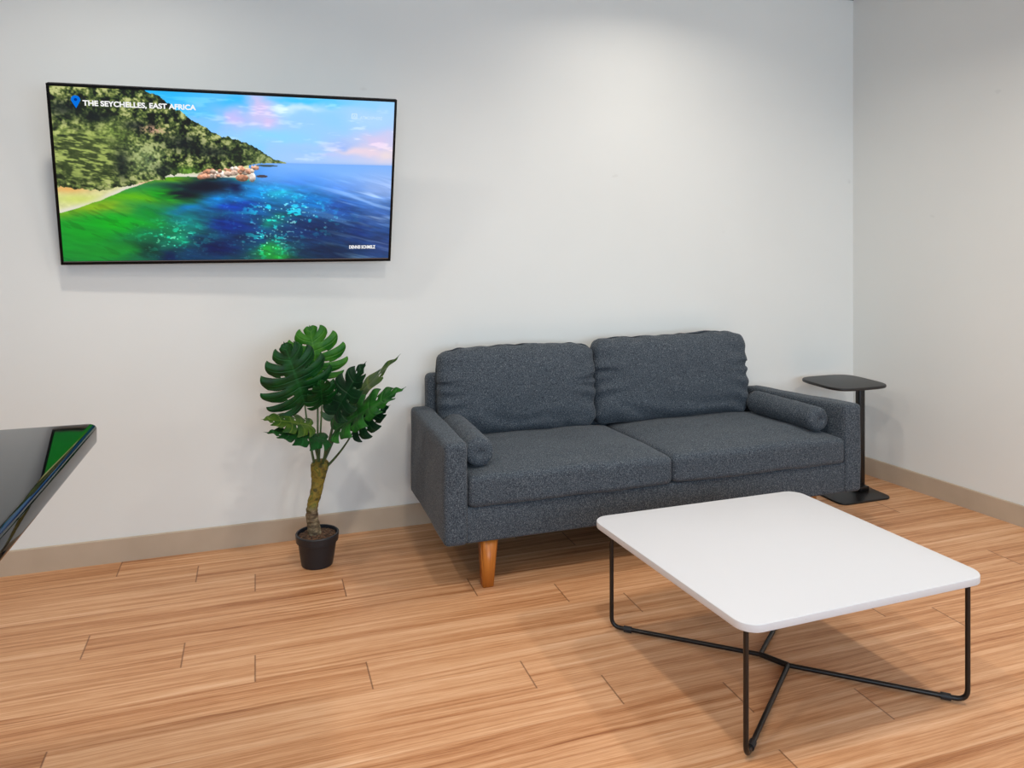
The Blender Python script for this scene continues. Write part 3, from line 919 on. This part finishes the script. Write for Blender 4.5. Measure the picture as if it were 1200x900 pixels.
def paint(U, V):
    A = 1.78
    X = U*A
    # --- sky
    du = (fbm(X*6, V*8, 3)-0.5)*0.10; dv = (fbm(X*6, V*8, 9)-0.5)*0.09
    sky = blobs(U+du, V+dv, [
        (0.27, 0.02, .10, .05, (30, 175, 240)), (0.36, 0.10, .08, .05, (60, 185, 245)), (0.50, 0.03, .06, .04, (50, 180, 245)), (0.42, 0.17, .05, .05, (120, 190, 245)),
        (0.48, 0.12, .06, .06, (190, 185, 240)), (0.57, 0.06, .04, .08, (200, 190, 235)), (0.60, 0.13, .04, .05, (205, 190, 235)),
        (0.70, 0.03, .10, .02, (60, 190, 245)), (0.68, 0.07, .08, .02, (190, 225, 250)), (0.80, 0.12, .12, .06, (140, 200, 250)), (0.62, 0.24, .12, .05, (135, 205, 250)),
        (0.70, 0.33, .12, .05, (150, 195, 248)), (0.55, 0.32, .06, .05, (130, 200, 250)), (0.83, 0.27, .06, .04, (150, 180, 240)), (0.93, 0.10, .08, .05, (165, 205, 250)),
        (0.96, 0.24, .06, .06, (205, 195, 230)), (0.90, 0.31, .10, .04, (225, 205, 220)), (0.98, 0.32, .06, .04, (225, 210, 215)), (0.80, 0.35, .10, .02, (180, 195, 240))])
    wisp = sstep(0.58, 0.75, fbm(X*7, V*30, 21))
    sky += wisp[..., None]*np.array([28, 18, 8])
    # --- water
    du = (fbm(X*6, V*14, 31)-0.5)*0.10; dv = (fbm(X*6, V*14, 41)-0.5)*0.08
    wat = blobs(U+du, V+dv, [
        (0.70, 0.42, .08, .03, (90, 155, 235)), (0.85, 0.42, .10, .03, (95, 155, 235)), (0.98, 0.44, .06, .04, (125, 165, 225)), (0.62, 0.46, .05, .03, (60, 140, 235)),
        (0.72, 0.50, .08, .05, (40, 120, 230)), (0.85, 0.52, .08, .05, (60, 120, 220)), (0.96, 0.54, .06, .05, (110, 145, 210)), (0.62, 0.54, .07, .03, (20, 150, 230)),
        (0.56, 0.58, .06, .04, (15, 140, 225)), (0.66, 0.59, .05, .03, (20, 170, 205)), (0.74, 0.62, .05, .05, (15, 110, 190)), (0.84, 0.66, .06, .05, (30, 80, 165)),
        (0.95, 0.72, .05, .06, (55, 95, 165)), (0.90, 0.82, .06, .06, (15, 45, 105)), (0.97, 0.92, .05, .06, (35, 60, 115)), (0.75, 0.82, .08, .07, (8, 40, 90)), (0.78, 0.95, .08, .05, (6, 32, 68)),
        (0.50, 0.66, .06, .04, (8, 60, 170)), (0.44, 0.62, .04, .03, (5, 130, 215)), (0.36, 0.68, .05, .03, (5, 110, 170)), (0.50, 0.78, .08, .06, (5, 40, 125)), (0.46, 0.92, .07, .06, (4, 22, 75)),
        (0.58, 0.88, .04, .05, (5, 50, 100)), (0.62, 0.76, .03, .03, (10, 130, 120)), (0.62, 0.93, .035, .045, (20, 120, 50)), (0.64, 0.98, .04, .03, (18, 125, 45)),
        (0.44, 0.50, .05, .02, (12, 45, 35)), (0.40, 0.55, .06, .03, (5, 14, 30)), (0.34, 0.60, .04, .03, (6, 40, 20)), (0.50, 0.55, .03, .03, (4, 25, 75)),
        (0.52, 0.475, .02, .012, (10, 190, 130)), (0.30, 0.50, .05, .02, (100, 165, 20)), (0.20, 0.62, .08, .03, (80, 155, 15)), (0.28, 0.60, .05, .03, (20, 150, 25)),
        (0.10, 0.68, .07, .04, (110, 150, 25)), (0.15, 0.78, .10, .05, (8, 145, 25)), (0.06, 0.85, .05, .06, (10, 130, 30)), (0.10, 0.95, .08, .05, (15, 120, 35)),
        (0.26, 0.72, .05, .04, (5, 120, 40)), (0.28, 0.84, .06, .04, (6, 95, 60)), (0.36, 0.78, .04, .04, (8, 125, 125)), (0.34, 0.88, .04, .04, (10, 130, 95)),
        (0.24, 0.93, .05, .04, (4, 50, 40)), (0.30, 0.97, .04, .03, (4, 25, 65)), (0.38, 0.97, .04, .03, (5, 45, 80))])
    # bright shallow spots, stretched streaks, sparkles
    rip = fbm(X*10+V*8, V*60-X*14, 51, 3)
    amp = sstep(0.40, 0.62, V)
    wat *= (1+(rip-0.5)[..., None]*0.55*(amp*(0.35+0.65*sstep(0.2, 0.45, U)))[..., None])
    reg = np.exp(-(((U-0.66)/.14)**2+((V-0.68+(-(U-0.6)*0.35))/.11)**2))+np.exp(-(((U-0.60)/.08)**2+((V-0.88)/.12)**2))*0.9+np.exp(-(((U-0.32)/.09)**2+((V-0.86)/.09)**2))*0.7
    sp = sstep(0.60, 0.70, fbm(X*26, V*44, 61, 3))
    wat += (sp*reg)[..., None]*np.array([10, 120, 95])
    sp2 = sstep(0.74, 0.80, fbm(X*60, V*90, 71, 2))
    wat += (sp2*np.clip(reg, 0, 1))[..., None]*np.array([110, 140, 110])
    g = np.exp(-(((U-0.625)/.05)**2+((V-0.94)/.055)**2))*fbm(X*30, V*40, 77, 3)
    wat += g[..., None]*np.array([10, 110, 30])
    st = sstep(0.60, 0.72, fbm(X*6+V*10, V*40-X*22, 81, 3))*sstep(0.5, 0.62, V)*sstep(0.45, 0.2, U)
    wat *= (1-0.12*st[..., None])
    lt = sstep(0.62, 0.40, V-0.06*sstep(0.7, 1, U))*sstep(0.48, 0.66, U)*0.85
    wat = wat*(1-lt[..., None])+np.array([120, 176, 248])*lt[..., None]
    lr = np.exp(-(((U-1.0)/.14)**2+((V-0.52)/.10)**2))*0.6
    wat = wat*(1-lr[..., None])+np.array([150, 172, 222])*lr[..., None]
    gg = sstep(0.42, 0.15, U-0.35*(V-0.6))*0.5
    wat = wat*(1+0.25*gg[..., None])
    dkp = np.clip(np.exp(-(((U-0.42)/.09)**2+((V-0.545)/.045)**2))*1.1+np.exp(-(((U-0.34)/.05)**2+((V-0.60)/.025)**2)), 0, 1)*sstep(.25, .5, fbm(X*9, V*50, 97, 3))
    wat = wat*(1-0.85*dkp[..., None])+np.array([4, 14, 34])*0.85*dkp[..., None]
    # light wave lines on the right
    wl = sstep(0.52, 0.75, fbm(X*5-V*4, V*34-X*9, 91, 3))*sstep(0.62, 0.95, U)*sstep(0.42, 0.6, V)
    wat += wl[..., None]*np.array([55, 50, 40])
    hz = 0.395+0.022*0*U
    img = np.where((V < hz)[..., None], sky, wat)
    k = np.exp(-((V-hz)/0.012)**2)
    img = img*(1-0.35*k[..., None])+np.array([120, 165, 235])*0.35*k[..., None]
    # --- beach strip
    shore_u = np.array([0, .06, .12, .18, .24, .29, .34, .42, .50, .58, .62])
    shore_v = np.array([.715, .675, .63, .575, .53, .498, .488, .490, .488, .480, .445])
    sh = np.interp(U, shore_u, shore_v)+(fbm(X*20, V*0+3, 5)-0.5)*0.008
    bank_v = np.interp(U, [0, .05, .10, .16, .22, .30, .36, .42, .62], [.56, .56, .555, .535, .515, .49, .485, .48, .40])+(fbm(X*40, V*20, 15)-0.5)*0.03
    land = (V < sh) & (U < 0.545) & (V > 0.40+0.10*(U < 0.3))
    sand = np.zeros_like(img)+np.array([205, 205, 150])
    sand = sand*(0.9+0.2*fbm(X*40, V*60, 25)[..., None])
    near = sstep(0.035, 0.005, sh-V)
    sand = sand*(1-near[..., None])+np.array([215, 212, 195])*near[..., None]
    orange = np.exp(-(((U-0.03)/.06)**2+((V-0.57)/.03)**2))+0.8*np.exp(-(((U-0.22)/.06)**2+((V-0.52)/.018)**2))
    sand = sand*(1-np.clip(orange, 0, 1)[..., None]*0.8)+np.array([225, 160, 85])*np.clip(orange, 0, 1)[..., None]*0.8
    yg = np.exp(-(((U-0.05)/.07)**2+((V-0.63)/.03)**2))
    sand = sand*(1-yg[..., None]*0.7)+np.array([195, 210, 95])*yg[..., None]*0.7
    img = np.where(land[..., None], sand, img)
    # --- hill covered with trees
    hu = np.array([.0, .24, .28, .33, .38, .43, .48, .52, .56, .60, .62, .66])
    hv = np.array([-.2, -.01, .02, .085, .155, .215, .250, .268, .300, .345, .372, .392])
    top = np.interp(U, hu, hv)+(fbm(X*45, V*0+1, 35, 4)-0.5)*np.interp(U, [0, .5, .66], [.03, .03, .006])
    foot = np.interp(U, [0, .05, .12, .20, .27, .30, .34, .42, .50, .56, .60, .66], [.56, .57, .575, .55, .505, .49, .47, .46, .435, .405, .398, .397])+(fbm(X*50, V*30, 45)-0.5)*0.03*np.interp(U, [0, .5, .66], [1, .7, 0])
    hill = (V > top) & (V < np.maximum(foot, 0.51*(U < 0.3))) & (U < 0.66)
    sc = np.interp(U, [0, .3, .66], [24, 34, 70])
    a = fbm(X*38, V*36, 55, 5)
    b = fbm(X*9, V*12, 65, 3)
    c2 = fbm(X*95, V*100, 75, 2)
    f = np.clip(0.5+(a-0.5)*2.3+(b-0.5)*1.2+(c2-0.5)*1.1-0.04, 0, 1)
    cols = np.array([(8, 16, 14), (28, 44, 24), (66, 84, 40), (116, 128, 66), (186, 190, 126)], float)
    ff = f*4; i0 = np.clip(ff.astype(int), 0, 3); fr = (ff-i0)[..., None]
    hl = cols[i0]*(1-fr)+cols[i0+1]*fr
    # bright palm fronds lower left
    pm = np.exp(-(((U-0.08)/.10)**2+((V-0.38)/.17)**2))
    fr_ = sstep(0.42, 0.66, fbm(X*22+V*8, V*80-X*14, 85, 3))
    palm = (1-fr_)[..., None]*np.array([52, 66, 34])+fr_[..., None]*np.array([160, 176, 92])
    hl = hl*(1-np.clip(pm*1.3, 0, 0.9)[..., None])+palm*np.clip(pm*1.3, 0, 0.9)[..., None]
    # round pale tree, bare branches, dark hollows
    def spot(u, v, su, sv): return np.exp(-(((U-u)/su)**2+((V-v)/sv)**2))
    rt = spot(.25, .39, .05, .10)
    hl = hl*(1-0.55*rt[..., None])+(np.array([120, 140, 96])*(0.5+1.0*c2[..., None]))*0.55*rt[..., None]
    lg = spot(.17, .24, .05, .07); hl = hl*(1-0.6*lg[..., None])+np.array([115, 138, 62])*(0.6+0.8*c2[..., None])*0.6*lg[..., None]
    dk = np.clip(spot(.35, .29, .05, .05)+spot(.22, .20, .035, .03)+spot(.18, .42, .02, .1)+spot(.44, .34, .06, .035)+spot(.30, .45, .03, .03)+spot(.03, .12, .05, .05)+spot(.12, .16, .04, .03), 0, 1)
    hl = hl*(1-0.75*dk[..., None])+np.array([10, 20, 26])*0.75*dk[..., None]
    bb = spot(.27, .22, .035, .025)*sstep(.45, .6, c2); hl = hl*(1-bb[..., None])+np.array([190, 150, 125])*bb[..., None]
    far = sstep(.40, .62, U)[..., None]
    hl = hl*(1-0.35*far)+np.array([70, 92, 58])*0.35*far
    gb = spot(.365, .462, .035, .03); hl = hl*(1-gb[..., None])+np.array([95, 140, 45])*(0.7+0.6*c2[..., None])*gb[..., None]
    img = np.where(hill[..., None], hl, img)
    # --- rocks
    rnd = random.Random(2)
    for i in range(64):
        s = rnd.random()
        u0 = .40+.17*s+rnd.uniform(-.01, .01); v0 = np.interp(s, [0, .5, 1], [.475, .455, .425])+rnd.uniform(-.018, .022)
        ru, rv = rnd.uniform(.004, .012), rnd.uniform(.007, .017)
        if i < 3: u0, v0, ru, rv = [(.425, .475, .03, .022), (.525, .49, .02, .022), (.555, .485, .011, .03)][i]
        d = ((U-u0)/ru)**2+((V-v0)/rv)**2
        m = sstep(1.1, 0.8, d)
        lit = np.clip(0.5-(V-v0)/rv*0.5+(c2-0.5)*0.8, 0, 1)
        base = np.array(rnd.choice([(220, 160, 130), (232, 208, 190), (210, 180, 160), (190, 130, 100), (235, 220, 210)]), float)
        cc = (base*1.1+12)*(0.38+0.75*lit[..., None])
        img = img*(1-m[..., None])+cc*m[..., None]
    d = ((U-.585)/.018)**2+((V-.478)/.009)**2; m = sstep(1.1, .8, d)[..., None]; img = img*(1-m)+np.array([70, 62, 70])*m
    d = ((U-.60)/.035)**2+((V-.413)/.006)**2; m = sstep(1.1, .8, d)[..., None]; img = img*(1-m)+np.array([60, 78, 80])*m
    return lin(img)
build_tv()

# ------------------------------------------------------------------ lights
M_lamp = emis('lamp_glow', (1.0, 0.90, 0.78), 12)
M_trimw = plain('white_trim', srgb(235, 235, 235), 0.4)
def downlight(x, y, power, name_label, col=(1.0, 0.93, 0.85), size=0.16):
    t = empty('recessed_downlight', (x, y, H+0.012))
    tag(t, name_label, 'ceiling light', 'recessed ceiling downlights')
    bm = bmesh.new()
    lathe_pts = [(0.058, -0.001), (0.075, -0.004), (0.078, 0.0), (0.058, 0.0)]
    rings = [[bm.verts.new((r*math.cos(2*PI*k/32), r*math.sin(2*PI*k/32), z)) for k in range(32)] for r, z in lathe_pts]
    for i in range(4):
        a, b = rings[i], rings[(i+1) % 4]
        for k in range(32): bm.faces.new((a[k], a[(k+1) % 32], b[(k+1) % 32], b[k]))
    obj('trim_ring', bm, M_trimw, t)
    bm = bmesh.new(); bm.faces.new([bm.verts.new((0.058*math.cos(-2*PI*k/32), 0.058*math.sin(-2*PI*k/32), -0.0005)) for k in range(32)])
    obj('diffuser', bm, M_lamp, t, False)
    L = bpy.data.lights.new('downlight', 'AREA'); L.shape = 'DISK'; L.size = size; L.energy = power; L.color = col
    L.spread = math.radians(150)
    lo = bpy.data.objects.new('downlight_lamp', L); C.objects.link(lo); lo.location = (x, y, H-0.004); 
    return t
lab = 'round white recessed ceiling downlight'
WARM = (1.0, 0.90, 0.79)
for (x, y, p) in [(-0.6, 2.7, 11), (1.92, 2.88, 8.5), (0.75, 1.6, 14), (-1.2, 0.6, 22), (2.65, 1.4, 19), (0.9, -0.4, 8)]:  # the rightmost lamp is added to brighten the right wall
    downlight(x, y, p, lab, WARM)

# daylight through the window behind the camera
L = bpy.data.lights.new('window_daylight', 'AREA'); L.shape = 'RECTANGLE'; L.size = wb-wa; L.size_y = wz1-wz0
L.energy = 140; L.color = (0.62, 0.81, 1.0)
lo = bpy.data.objects.new('window_daylight', L); C.objects.link(lo)
lo.location = ((wa+wb)/2, YF-0.10, (wz0+wz1)/2); lo.rotation_euler = (math.radians(90), 0, 0)

w = bpy.data.worlds.new('World'); bpy.context.scene.world = w; w.use_nodes = True
bg = w.node_tree.nodes['Background']; bg.inputs[0].default_value = (0.72, 0.85, 1.0, 1); bg.inputs[1].default_value = 1.0

# ------------------------------------------------------------------ camera
cam = bpy.data.cameras.new('camera'); co = bpy.data.objects.new('camera', cam); C.objects.link(co)
cam.sensor_width = 36; cam.sensor_fit = 'HORIZONTAL'; cam.lens = 893/1200*36
cam.shift_y = -182/1200
co.location = (0, 0, 1.45); co.rotation_euler = (math.radians(90), 0, -math.atan2(301, 893))
cam.clip_start = 0.02
sc = bpy.context.scene; sc.camera = co
sc.view_settings.view_transform = 'Standard'; sc.view_settings.look = 'None'
sc.view_settings.gamma = 1; sc.view_settings.use_curve_mapping = False
sc.view_settings.exposure = 0.0
sc.cycles.use_denoising = True
